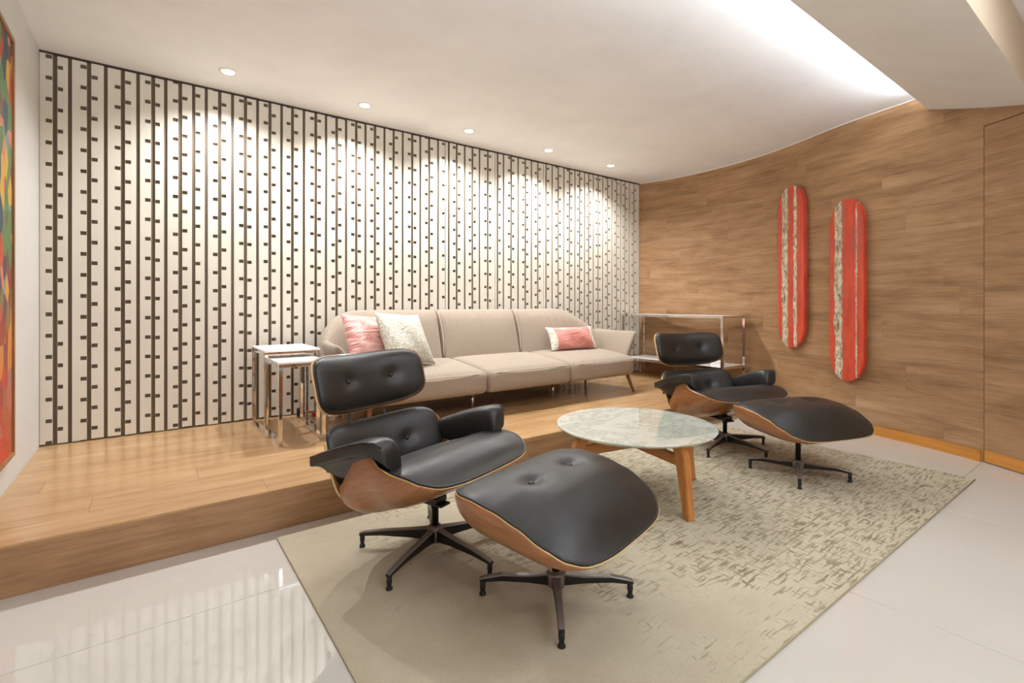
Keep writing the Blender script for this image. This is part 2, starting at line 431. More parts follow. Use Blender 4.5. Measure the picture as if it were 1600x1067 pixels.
def strip(name, s0, s1, z0, z1, off, th, mat, parent=None, step=0.12, z0f=None):
    """a sheet bent along the wall: front face off metres inside the wall line, th thick"""
    n = max(1, math.ceil((s1 - s0) / step)); vs, uv, fs = [], [], []
    for i in range(n + 1):
        s = s0 + (s1 - s0) * i / n; p, t, nn = inward(s)
        f = p + nn * off; b = p + nn * (off - th)
        za = z0; zb = z1
        for q, z in ((f, za), (f, zb), (b, zb), (b, za)):
            vs.append((q.x, q.y, z)); uv.append((s, z))
    for i in range(n):
        a = i * 4; b = a + 4
        for k in range(4):
            l = (k + 1) % 4; fs.append((a + k, a + l, b + l, b + k))
    fs.append((3, 2, 1, 0)); e = n * 4; fs.append((e, e + 1, e + 2, e + 3))
    me = mesh(name, vs, fs, uv)
    bm = bmesh.new(); bm.from_mesh(me); bmesh.ops.recalc_face_normals(bm, faces=bm.faces); bm.to_mesh(me); bm.free()
    return link(name, me, mat, parent)

# ------------------------------------------------------------------ SETTING
# floor
floor = struct(box('floor', (LEFT - 0.1, -3.1, -0.10), (5.4, WALL + 0.1, -0.008), M['grout']))
G = 0.0012
xs = [LEFT, 0.85, 2.06, 3.27, 4.48, 5.25]; ys = [-3.0, -1.652, -0.443, 0.767, 1.976, EDGE]
for i in range(5):
    for j in range(5):
        box('tile', (xs[i] + G, ys[j] + G, -0.008), (xs[i + 1] - G, ys[j + 1] - G, 0.0), M['tile'], floor, bev=0.0008, seg=1)
# platform
plat = struct(box('platform', (LEFT, EDGE + 0.016, 0.0), (5.24, WALL + 0.03, PLAT - 0.010), M['backing']))
rowh = 0.195; y = EDGE; r = 0; lens = 1.28
while y < WALL:
    y1 = min(y + rowh, WALL + 0.02); x = LEFT - [0.3, 0.95, 0.55, 1.15, 0.75][r % 5]
    while x < 5.2:
        a, b = max(x, LEFT), min(x + lens, 5.22)
        if b - a > 0.05:
            box('plank', (a + 0.0003, y + 0.0003, PLAT - 0.010), (b - 0.0003, y1 - 0.0003, PLAT), M['platform'], plat, bev=0.0006, seg=1, uvf=lambda c: (c.x, c.y))
        x += lens
    y = y1; r += 1
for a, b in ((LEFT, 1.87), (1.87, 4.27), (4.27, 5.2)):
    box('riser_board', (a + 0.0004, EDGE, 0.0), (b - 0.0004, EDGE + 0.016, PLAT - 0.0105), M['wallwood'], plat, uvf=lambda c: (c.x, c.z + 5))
# left wall and rear wall
struct(box('wall_left', (LEFT - 0.12, -3.0, 0.0), (LEFT, WALL + 0.12, CEIL), M['paint']))
struct(box('wall_rear', (LEFT - 0.12, -3.12, 0.0), (2.2, -3.0, CEIL), M['paint']))
# back wall with its slats
wb = struct(box('wall_back', (LEFT, WALL, PLAT), (5.2, WALL + 0.12, CEIL), M['backing']))
zb, zt = PLAT + 0.004, CEIL - 0.012
def onwall(px, Y):
    u = (px - 800) / 768.0; Fx, Fy = math.cos(ang), math.sin(ang)
    dx = Fx + u * Fy; dy = Fy - u * Fx
    return dx * Y / dy
FRONT = WALL - 0.011
# measured starts of each dark joint, with the side of the slat (to its left) that carries the notches
joints = [(258, 'R'), (448, 'L'), (685, 'R'), (897, 'L'), (1110, 'R'), (1303, 'L'), (1490, 'R')]
S = [(50 + a / 8, k) for a, k in joints]
S += [(250 + a / 8, k) for a, k in [(50, 'L'), (230, 'R'), (400, 'L'), (558, 'L'), (725, 'R'), (888, 'L'), (1048, 'R'), (1202, 'L'), (1355, 'R'), (1503, 'L')]]
S += [(450 + a / 8, k) for a, k in [(38, 'R'), (183, 'L'), (330, 'R'), (460, 'L'), (592, 'R'), (712, 'L'), (838, 'R'), (955, 'L'), (1073, 'R'), (1193, 'L'), (1307, 'R'), (1422, 'L'), (1540, 'R')]]
S += [(650 + a / 8, k) for a, k in [(42, 'L'), (152, 'R'), (265, 'L'), (362, 'R'), (398, 'N'), (498, 'R'), (600, 'L'), (695, 'R'), (785, 'L'), (888, 'R'), (985, 'L'), (1010, 'N'), (1085, 'L'), (1180, 'R'), (1268, 'L'), (1357, 'R'), (1435, 'L'), (1515, 'R')]]
S += [(820 + a / 8, k) for a, k in [(232, 'L'), (258, 'N'), (335, 'L'), (410, 'R'), (482, 'L'), (552, 'R'), (620, 'L'), (678, 'R'), (740, 'L'), (792, 'R'), (850, 'L'), (910, 'R'), (968, 'L'), (1028, 'R'), (1085, 'L'), (1142, 'R'), (1195, 'L'), (1248, 'R'), (1303, 'L'), (1358, 'R'), (1404, 'L')]]
prev = onwall(61.5, FRONT); PER = 0.1308; LAST = len(S) - 1
for i, (px, side) in enumerate(S):
    xr = onwall(px, FRONT) if i < LAST else 5.043; xl = prev
    prev = xr + (0.007 if (i + 1 < len(S) and S[i + 1][1] == 'N') else 0.0215 if side in 'RN' else 0.0195)
    if xr - xl < 0.008: continue
    jb = zb + 0.003 + random.random() * 0.010; jt = zt - random.random() * 0.004
    bm = bmesh.new(); wd = xr - xl
    tw = min(0.030, wd * 0.52); g = 0.0008 + 0.0025 * random.random() * (side == 'R')
    if side == 'N' or wd < 0.03:
        add_box(bm, (xl, FRONT, jb), (xr, WALL, jt))
    else:
        if side == 'R': c0, c1, m0, m1, e0, e1 = xr - g - tw, xr - g, xl, xr - g - tw, xr - g, xr
        else: c0, c1, m0, m1, e0, e1 = xl + g, xl + g + tw, xl + g + tw, xr, xl, xl + g
        add_box(bm, (m0, FRONT, jb), (m1, WALL, jt)); add_box(bm, (e0, FRONT, jb), (e1, WALL, jt))
        ph = (0.988 if side == 'R' else 1.066) + (0.03 * math.sin(i * 1.9) if i > 1 else 0.0)
        ph = PLAT + ((ph - PLAT) % PER); z = jb; zc = ph
        if zc - PER + 0.013 > jb: zc -= PER
        while z < jt:
            a = zc - 0.0122; b2 = zc + 0.0122
            if a > z: add_box(bm, (c0, FRONT, z), (c1, WALL, min(a, jt)))
            z = max(z, b2); zc += PER * (1 + 0.012 * math.sin(i * 3.1 + zc * 7))
    link('slat', bm_mesh('slat', bm), M['slat'], wb)
# dark reveal round the slat field
box('trim_1', (LEFT, WALL - 0.016, CEIL - 0.010), (5.06, WALL, CEIL - 0.0005), M['darkframe'], None)['kind'] = 'structure'
box('trim_2', (LEFT + 0.0005, WALL - 0.018, PLAT), (prev and onwall(61.3, FRONT), WALL, CEIL - 0.010), M['darkframe'], None)['kind'] = 'structure'

# curved wood wall (planks on a backing) with a flush door at its near end
ww = strip('wall_right', 0.0, arc[-1], 0.0, CEIL, -0.010, 0.08, M['darkframe']); struct(ww)
S_DOOR = arc_at_y(0.765); DOOR_L = 0.92; DOOR_H = 2.23
rh = 0.196; z = 0.0; r = 0; PL = 1.22
while z < CEIL - 0.001:
    z1 = min(z + rh, CEIL); s = 0.02 - [0.2, 0.83, 0.45, 1.05, 0.62, 0.1][r % 6]
    while s < arc[-1]:
        a, b = max(s, 0.0), min(s + PL, arc[-1])
        segs = [(a, b)]
        if z < DOOR_H:
            segs = []
            if a < S_DOOR: segs.append((a, min(b, S_DOOR)))
            if b > S_DOOR + DOOR_L: segs.append((max(a, S_DOOR + DOOR_L), b))
        for (p, q) in segs:
            if q - p > 0.02:
                zz0 = z + 0.0002; zz1 = z1 - 0.0002
                strip('plank', p + 0.0002, q - 0.0002, zz0, zz1, 0.0, 0.010, M['wallwood'], ww)
        if z < DOOR_H < z1:   # strip of the row above the door head
            p, q = max(a, S_DOOR), min(b, S_DOOR + DOOR_L)
            if q - p > 0.02: strip('plank', p, q, DOOR_H + 0.002, z1, 0.0, 0.010, M['wallwood'], ww)
        s += PL
    z = z1; r += 1
door = strip('door_1', S_DOOR + 0.004, S_DOOR + DOOR_L - 0.004, 0.005, DOOR_H - 0.004, -0.006, 0.004, M['darkframe']); struct(door)
z = 0.085; r = 0
while z < DOOR_H - 0.01:
    z1 = min(z + 0.43, DOOR_H - 0.004)
    strip('plank', S_DOOR + 0.004, S_DOOR + DOOR_L - 0.004, z + 0.0003, z1, 0.0, 0.006, M['wallwood'], door); z = z1; r += 1
strip('kick_board', S_DOOR + 0.004, S_DOOR + DOOR_L - 0.004, 0.006, 0.0845, 0.001, 0.007, M['base'], door)
S_EDGE = arc_at_y(EDGE - 0.002)
struct(strip('baseboard_right', S_EDGE, S_DOOR - 0.012, 0.0, 0.072, 0.016, 0.016, M['base']))
struct(strip('trim_3', 0.02, S_DOOR + 1.5, CEIL - 0.006, CEIL - 0.0005, 0.008, 0.008, M['trimwhite']))

# ceiling and sloping soffit with the cove lip
struct(box('ceiling', (LEFT - 0.12, -3.12, CEIL), (5.5, WALL + 0.12, CEIL + 0.1), M['ceiling']))
LIPY = 1.078; HS = 2.474; SL = 0.38; Y2 = 0.495
zs = lambda y: HS - SL * (LIPY - y)
X0, X1 = LEFT, 5.1
prof = [(LIPY, HS), (LIPY, HS + 0.022), (LIPY - 0.02, HS + 0.022), (LIPY - 0.02, HS + 0.008), (LIPY - 0.22, HS + 0.0), (LIPY - 0.22, CEIL), (Y2, CEIL), (Y2, zs(Y2))]
def extrude_prof(name, prof, X0, X1, mat, mi=None, mats=None):
    n = len(prof); vs = [(X0, y, z) for y, z in prof] + [(X1, y, z) for y, z in prof]
    fs = [(i, (i + 1) % n, (i + 1) % n + n, i + n) for i in range(n)] + [tuple(reversed(range(n))), tuple(range(n, 2 * n))]
    me = mesh(name, vs, fs, mi=mi)
    bm = bmesh.new(); bm.from_mesh(me); bmesh.ops.recalc_face_normals(bm, faces=bm.faces); bm.to_mesh(me); bm.free()
    return link(name, me, mats or mat)
sf = extrude_prof('ceiling_soffit', prof, X0, X1, None, [0, 0, 0, 0, 0, 0, 1, 0, 0, 0], [M['soffit'], M['beige']]); struct(sf)

# ------------------------------------------------------------------ downlights
words = ['leftmost and nearest', 'second from the left', 'middle', 'fourth from the left', 'rightmost']
for i, lx in enumerate(LIGHT_X):
    t = thing('ceiling_light', 'round white recessed downlight in the ceiling, %s of the row of five' % words[i], 'ceiling light', (lx, LIGHT_Y, CEIL), 0, 'recessed downlights along the slatted wall')
    lathe('trim_ring', [(0.030, -0.002), (0.036, -0.007), (0.050, -0.008), (0.055, -0.004), (0.055, -0.0005), (0.030, -0.0005)], M['trimwhite'], t)
    lathe('lens', [(0.036, -0.0095), (0.036, -0.0072), (0.0, -0.0072)][:2], M['lamp'], t)

# ------------------------------------------------------------------ rug
RX0, RX1, RY0, RY1 = 0.462, 3.965, 0.715, 2.388
rug = tag(box('rug', (RX0, RY0, 0.0003), (RX1, RY1, 0.008), [M['rug']], bev=0.003), 'beige rectangular rug with a worn hatched pattern on the white tiles', 'rug')
bd = tube('binding', [(RX0, RY0, 0.0040), (RX1, RY0, 0.0040), (RX1, RY1, 0.0040), (RX0, RY1, 0.0040)], 0.0038, M['rugedge'], rug, closed=True)
ZR = 0.008

# ------------------------------------------------------------------ cushion / shell builders
def cushion(name, O, A, B, N, hw, hh, n, base, T, mat, parent, dimples=(), nr=18, ns=72, warp=None, pk=3.0, under=0.0, wr=0.0):
    """padded panel on the patch O + p*A + q*B + h*N, outline a superellipse"""
    O, A, B, N = map(Vector, (O, A, B, N)); vs, fs = [], []
    def pos(r, a, top):
        c, s = math.cos(a), math.sin(a)
        rad = (abs(c) ** n + abs(s) ** n) ** (-1 / n)
        p, q = hw * rad * c * r, hh * rad * s * r
        if warp: p, q = warp(p, q)
        h = base(p, q)
        if top:
            h += T * (max(0, 1 - r ** pk)) ** 0.5
            for (dp, dq, dr, dd) in dimples:
                d2 = ((p - dp) ** 2 + (q - dq) ** 2) / dr ** 2
                h -= dd * (0.55 * math.exp(-d2) + 0.45 * math.exp(-math.sqrt(d2) * 2.6))
            if wr: h += wr * math.sin(p * 40 + q * 13) * math.sin(q * 33 + 1) * r * r
        else: h -= under * (max(0, 1 - r ** 4)) ** 0.5
        return O + A * p + B * q + N * h
    rs = [1 - (1 - i / nr) ** 1.7 for i in range(1, nr + 1)]
    vs.append(pos(0.0, 0, True))
    for r in rs:
        for k in range(ns): vs.append(pos(r, 2 * PI * k / ns, True))
    for k in range(ns): fs.append((0, 1 + k, 1 + (k + 1) % ns))
    for i in range(nr - 1):
        for k in range(ns):
            l = (k + 1) % ns; a = 1 + i * ns; b = a + ns
            fs.append((a + k, b + k, b + l, a + l))
    last = 1 + (nr - 1) * ns; prevring = last
    for r in (0.93, 0.6):
        st = len(vs)
        for k in range(ns): vs.append(pos(r, 2 * PI * k / ns, False))
        for k in range(ns):
            l = (k + 1) % ns; fs.append((prevring + k, st + k, st + l, prevring + l))
        prevring = st
    vs.append(pos(0, 0, False)); c0 = len(vs) - 1
    for k in range(ns): fs.append((prevring + k, c0, prevring + (k + 1) % ns))
    me = mesh(name, [tuple(v) for v in vs], fs, sm=True)
    o = link(name, me, mat, parent)
    rim = [tuple(pos(1.0, 2 * PI * k / ns, False)) for k in range(ns)]
    return o, rim, pos
def patch_shell(name, O, A, B, N, hw, hh, n, base, parent, th=0.009, warp=None, nr=8, ns=64):
    O, A, B, N = map(Vector, (O, A, B, N)); vs, fs, uv = [], [], []
    def pos(r, a):
        c, s = math.cos(a), math.sin(a); rad = (abs(c) ** n + abs(s) ** n) ** (-1 / n)
        p, q = hw * rad * c * r, hh * rad * s * r
        if warp: p, q = warp(p, q)
        uv.append((p, q)); return O + A * p + B * q + N * base(p, q)
    vs.append(pos(0, 0))
    for i in range(1, nr + 1):
        for k in range(ns): vs.append(pos(i / nr, 2 * PI * k / ns))
    for k in range(ns): fs.append((0, 1 + k, 1 + (k + 1) % ns))
    for i in range(nr - 1):
        for k in range(ns):
            l = (k + 1) % ns; a = 1 + i * ns; b = a + ns; fs.append((a + k, b + k, b + l, a + l))
    me = mesh(name, [tuple(v) for v in vs], fs, uv, sm=True)
    o = link(name, me, [M['veneer'], M['ply']], parent)
    s = o.modifiers.new('thickness', 'SOLIDIFY'); s.thickness = th; s.offset = -1; s.material_offset_rim = 1
    return o
def station_shell(name, tab, parent, nx=48, nt=36, sq=0.8, th=0.009):
    """tab rows: x, z centre, half width, z edge. Cross-sections are U arcs."""
    vs, fs, uv = [], [], []
    x0, x1 = tab[0][0], tab[-1][0]
    for i in range(nx + 1):
        f = i / nx; x = x0 + (x1 - x0) * (0.5 - 0.5 * math.cos(PI * f))
        zc, W, ze = (lerp_table(tab, x, c) for c in (1, 2, 3))
        for k in range(nt + 1):
            t = -1 + 2 * k / nt; th_ = t * PI / 2
            yy = W * math.copysign(abs(math.sin(th_)) ** sq, t); g = 1 - math.cos(th_) ** (sq * 0.9) if abs(t) < 1 else 1
            g = max(0.0, min(1.0, g))
            vs.append((x, yy, zc + (ze - zc) * g)); uv.append((x, yy + (ze - zc) * g * (1 if t > 0 else -1)))
    for i in range(nx):
        for k in range(nt):
            a = i * (nt + 1) + k; b = a + nt + 1; fs.append((a, b, b + 1, a + 1))
    me = mesh(name, vs, fs, uv, sm=True)
    o = link(name, me, [M['veneer'], M['ply']], parent)
    s = o.modifiers.new('thickness', 'SOLIDIFY'); s.thickness = th; s.offset = 1; s.material_offset_rim = 1
    return o
def rim_shell(name, tab, parent, hw, hh, x0, n=3.0, th=0.009, nr=22, ns=96, sq=0.72, zp=0.7):
    """bent plywood seat: superellipse outline in plan, rim height table (column 3), bottom height table (column 1)"""
    vs, fs, uv = [], [], []
    def pos(r, a):
        c, s_ = math.cos(a), math.sin(a); rad = (abs(c) ** n + abs(s_) ** n) ** (-1 / n)
        ye, xe = hw * rad * c, hh * rad * s_
        f = math.sin(r * PI / 2) ** sq if r > 0 else 0; zf = 1 - max(0.0, math.cos(r * PI / 2)) ** zp if r < 1 else 1.0
        x, y = x0 + xe * f, ye * f
        ze = lerp_table(tab, x0 + xe, 3); zl = lerp_table(tab, x, 1)
        # side walls keep the rim's profile, so blend by the station's own x too
        z = zl * (1 - zf) + ze * zf
        uv.append((x, y + (z - zl) * (1 if y > 0 else -1))); return (x, y, z)
    vs.append(pos(0, 0))
    for i in range(1, nr + 1):
        for k in range(ns): vs.append(pos(i / nr, 2 * PI * k / ns))
    for k in range(ns): fs.append((0, 1 + k, 1 + (k + 1) % ns))
    for i in range(nr - 1):
        for k in range(ns):
            l = (k + 1) % ns; a = 1 + i * ns; b = a + ns; fs.append((a + k, b + k, b + l, a + l))
    o = link(name, mesh(name, vs, fs, uv, sm=True), [M['veneer'], M['ply']], parent)
    s_ = o.modifiers.new('thickness', 'SOLIDIFY'); s_.thickness = th; s_.offset = -1; s_.material_offset_rim = 1
    return o
def button(parent, p, N, r=0.009):
    N = Vector(N).normalized(); q = N.to_track_quat('Z', 'Y').to_matrix()
    prof = [(r * 0.8, -0.004), (r, 0.0), (r * 0.8, 0.004), (r * 0.35, 0.006)]; vs, fs = [], []; n = 14
    for (rr, z) in prof:
        for i in range(n):
            a = 2 * PI * i / n; vs.append(tuple(Vector(p) + q @ Vector((rr * math.cos(a), rr * math.sin(a), z))))
    for j in range(3):
        for i in range(n):
            k = (i + 1) % n; fs.append((j * n + i, j * n + k, (j + 1) * n + k, (j + 1) * n + i))
    fs.append(tuple(range(3 * n, 4 * n)))
    return link('button', mesh('button', vs, fs, sm=True), M['leather'], parent)
def star_base(parent, n, R, off, hub_top, post_top):
    lathe('hub', [(0.026, 0.035), (0.033, 0.04), (0.035, 0.085), (0.030, hub_top), (0.022, hub_top + 0.006)], M['alu'], parent, 24, (0, 0, 0))
    lathe('post', [(0.015, hub_top), (0.015, post_top - 0.06), (0.019, post_top - 0.058), (0.019, post_top)], M['black'], parent, 20)
    for k in range(n):
        a = off + 2 * PI * k / n; R3 = Matrix.Rotation(a, 4, 'Z')
        # profile along the radius: x, half width, z top, z bottom
        st = [(0.02, 0.017, hub_top - 0.004, 0.045), (0.10, 0.0135, hub_top - 0.012, 0.052), (R * 0.72, 0.0115, 0.077, 0.055), (R - 0.012, 0.011, 0.066, 0.050), (R + 0.004, 0.009, 0.060, 0.050)]
        vs, fs, mi = [], [], []
        for (x, hwid, ztop, zbot) in st:
            for (yy, z) in ((-hwid, zbot), (hwid, zbot), (hwid, ztop - 0.004), (hwid * 0.75, ztop), (-hwid * 0.75, ztop), (-hwid, ztop - 0.004)):
                vs.append(tuple(R3 @ Vector((x, yy, z))))
        for j in range(len(st) - 1):
            for q in range(6):
                l = (q + 1) % 6; fs.append((j * 6 + q, j * 6 + l, (j + 1) * 6 + l, (j + 1) * 6 + q)); mi.append(0 if q in (0, 1, 5) else 1)
        fs.append((5, 4, 3, 2, 1, 0)); mi.append(0); e = (len(st) - 1) * 6; fs.append(tuple(range(e, e + 6))); mi.append(0)
        leg = link('leg', mesh('leg', vs, fs, mi=mi), [M['black'], M['alu']], parent)
        gx, gy = (R - 0.007) * math.cos(a), (R - 0.007) * math.sin(a)
        lathe('glide', [(0.012, 0.0), (0.013, 0.004), (0.009, 0.009), (0.008, 0.02), (0.010, 0.024), (0.010, 0.055)], M['rubber'], leg, 14, (gx, gy, 0))

def lounge_ottoman(label, loc, head, leg_off):
    t = thing('ottoman', label, 'ottoman', loc, head, 'black leather ottomans on the rug')
    star_base(t, 4, 0.27, leg_off - head, 0.088, 0.252)
    tab = [(-0.266, 0.322, 0, 0.368), (-0.25, 0.300, 0, 0.388), (-0.20, 0.282, 0, 0.410), (-0.10, 0.268, 0, 0.420), (0.0, 0.262, 0, 0.410), (0.10, 0.259, 0, 0.386), (0.19, 0.260, 0, 0.347), (0.25, 0.266, 0, 0.314), (0.285, 0.277, 0, 0.295), (0.306, 0.282, 0, 0.290)]
    rim_shell('seat_shell', tab, t, 0.348, 0.286, 0.020, 3.7, sq=0.33, zp=0.95)
    dims = ((-0.12, -0.02, 0.048, 0.033), (0.12, -0.02, 0.048, 0.033))
    o, rim, pos = crown_cushion('seat_cushion', t, tab, dims, hw=0.341, hh=0.281, x0=0.020, n=3.7)
    tube('piping', rim, 0.004, M['leather'], t, 6, True)
    for d in dims:
        z = o['bz%d' % (0 if d[0] < 0 else 1)]
        b = button(t, (d[1], d[0], z + 0.005), (0, 0, 1), 0.012)
    for k in ('bz0', 'bz1'): del o[k]
    box('mount_plate', (-0.05, -0.05, 0.243), (0.05, 0.05, 0.256), M['black'], t)
    return t

def crown_cushion(name, t, tab, dims, hw=0.325, hh=0.277, n=3.0, crown=None, x0=0.0, inset=0.0, roll=0.018):
    """ottoman / seat pad: outline follows the shell rim, top from a crown table (x -> centre height)"""
    crown = crown or [(-0.29, 0.402), (-0.18, 0.432), (0.0, 0.436), (0.12, 0.425), (0.22, 0.392), (0.30, 0.345)]
    nr, ns = 20, 80; vs, fs = [], []
    def edge(x, W=None): return lerp_table(tab, x, 3)
    def pos(r, a, top):
        c, s = math.cos(a), math.sin(a); rad = (abs(c) ** n + abs(s) ** n) ** (-1 / n)
        ye, xe = hw * rad * c, hh * rad * s; x, y = x0 + xe * r, ye * r
        ze = edge(x0 + xe) + 0.004 if abs(s) < 0.999 else edge(x0 + xe) + 0.004
        zc = lerp_table(crown, x, 1)
        side = (max(0, 1 - r ** 3.2)) ** 0.55
        if top:
            zside = edge(x) + 0.006
            z = zside * (r ** 4) + zc * (1 - r ** 4)
            zrim = ze
            z = zrim + (z + roll - zrim) * side if r < 1 else zrim
            for (dp, dq, dr, dd) in dims:
                d2 = ((y - dp) ** 2 + (x - dq) ** 2) / dr ** 2
                z -= dd * (0.5 * math.exp(-d2) + 0.5 * math.exp(-math.sqrt(d2) * 2.2))
            return Vector((x, y, z))
        zl = lerp_table(tab, x, 1) + 0.008
        return Vector((x, y, ze if r >= 1 else min(ze, zl + (ze - zl) * r ** 3)))
    rs = [1 - (1 - i / nr) ** 1.8 for i in range(1, nr + 1)]
    vs.append(pos(0, 0, True))
    for r in rs:
        for k in range(ns): vs.append(pos(r, 2 * PI * k / ns, True))
    for k in range(ns): fs.append((0, 1 + k, 1 + (k + 1) % ns))
    for i in range(nr - 1):
        for k in range(ns):
            l = (k + 1) % ns; a = 1 + i * ns; b = a + ns; fs.append((a + k, b + k, b + l, a + l))
    pr = 1 + (nr - 1) * ns
    for r in (0.92, 0.6):
        st = len(vs)
        for k in range(ns): vs.append(pos(r, 2 * PI * k / ns, False))
        for k in range(ns): fs.append((pr + k, st + k, st + (k + 1) % ns, pr + (k + 1) % ns))
        pr = st
    vs.append(pos(0, 0, False))
    for k in range(ns): fs.append((pr + k, len(vs) - 1, pr + (k + 1) % ns))
    me = mesh(name, [tuple(v) for v in vs], fs, sm=True)
    bm = bmesh.new(); bm.from_mesh(me); bmesh.ops.recalc_face_normals(bm, faces=bm.faces); bm.to_mesh(me); bm.free()
    o = link(name, me, M['leather'], t)
    for i, d in enumerate(dims):
        best = min((v for v in vs[:1 + nr * ns]), key=lambda v: (v.x - d[1]) ** 2 + (v.y - d[0]) ** 2)
        o['bz%d' % i] = best.z
    rim = [tuple(pos(1.0, 2 * PI * k / ns, True)) for k in range(ns)]
    return o, rim, pos

def arm_pad(parent, sgn):
    # x, z top, outer y, inner y, drop of the inner face, thickness of the outer edge
    st = [(-0.280, 0.448, 0.410, 0.312, 0.050, 0.038), (-0.276, 0.450, 0.411, 0.308, 0.070, 0.040), (-0.20, 0.478, 0.416, 0.296, 0.128, 0.042), (-0.12, 0.508, 0.417, 0.287, 0.148, 0.044),
          (-0.04, 0.534, 0.412, 0.282, 0.146, 0.046), (0.03, 0.552, 0.404, 0.280, 0.148, 0.050), (0.070, 0.553, 0.394, 0.281, 0.140, 0.055), (0.094, 0.536, 0.382, 0.286, 0.122, 0.055), (0.103, 0.512, 0.370, 0.292, 0.095, 0.045), (0.105, 0.494, 0.362, 0.296, 0.072, 0.040)]
    vs, fs = [], []
    for (x, zt_, yo, yi, dr, te) in st:
        ym = (yo + yi) / 2
        for (y, z) in ((yo - 0.003, zt_), (yo, zt_ - 0.003), (yo, zt_ - te + 0.004), (yo - 0.006, zt_ - te), (ym + 0.02, zt_ - te - 0.004), (ym - 0.002, zt_ - dr * 0.8), (yi + 0.03, zt_ - dr), (yi + 0.004, zt_ - dr * 0.95), (yi - 0.003, zt_ - dr * 0.5), (yi + 0.008, zt_ - 0.012), (yi + 0.03, zt_ + 0.004), (ym, zt_ + 0.008)):
            vs.append((x, sgn * y, z))
    n = 12
    for j in range(len(st) - 1):
        for q in range(n):
            l = (q + 1) % n; fs.append((j * n + q, j * n + l, (j + 1) * n + l, (j + 1) * n + q))
    fs.append(tuple(range(n))); fs.append(tuple(range((len(st) - 1) * n, len(st) * n)))
    me = mesh('armrest', vs, fs, sm=True)
    bm = bmesh.new(); bm.from_mesh(me); bmesh.ops.recalc_face_normals(bm, faces=bm.faces)
    cl = bm.edges.layers.float.get('crease_edge') or bm.edges.layers.float.new('crease_edge')
    bm.to_mesh(me); bm.free()
    o = subsurf(link('armrest', me, M['leather'], parent), 2)
    pts = [(x, sgn * (yo - 0.0035), zt_ - 0.001) for (x, zt_, yo, yi, dr, te) in st[1:8]]
    tube('piping', pts, 0.0030, M['leather'], o, 6)
    return o

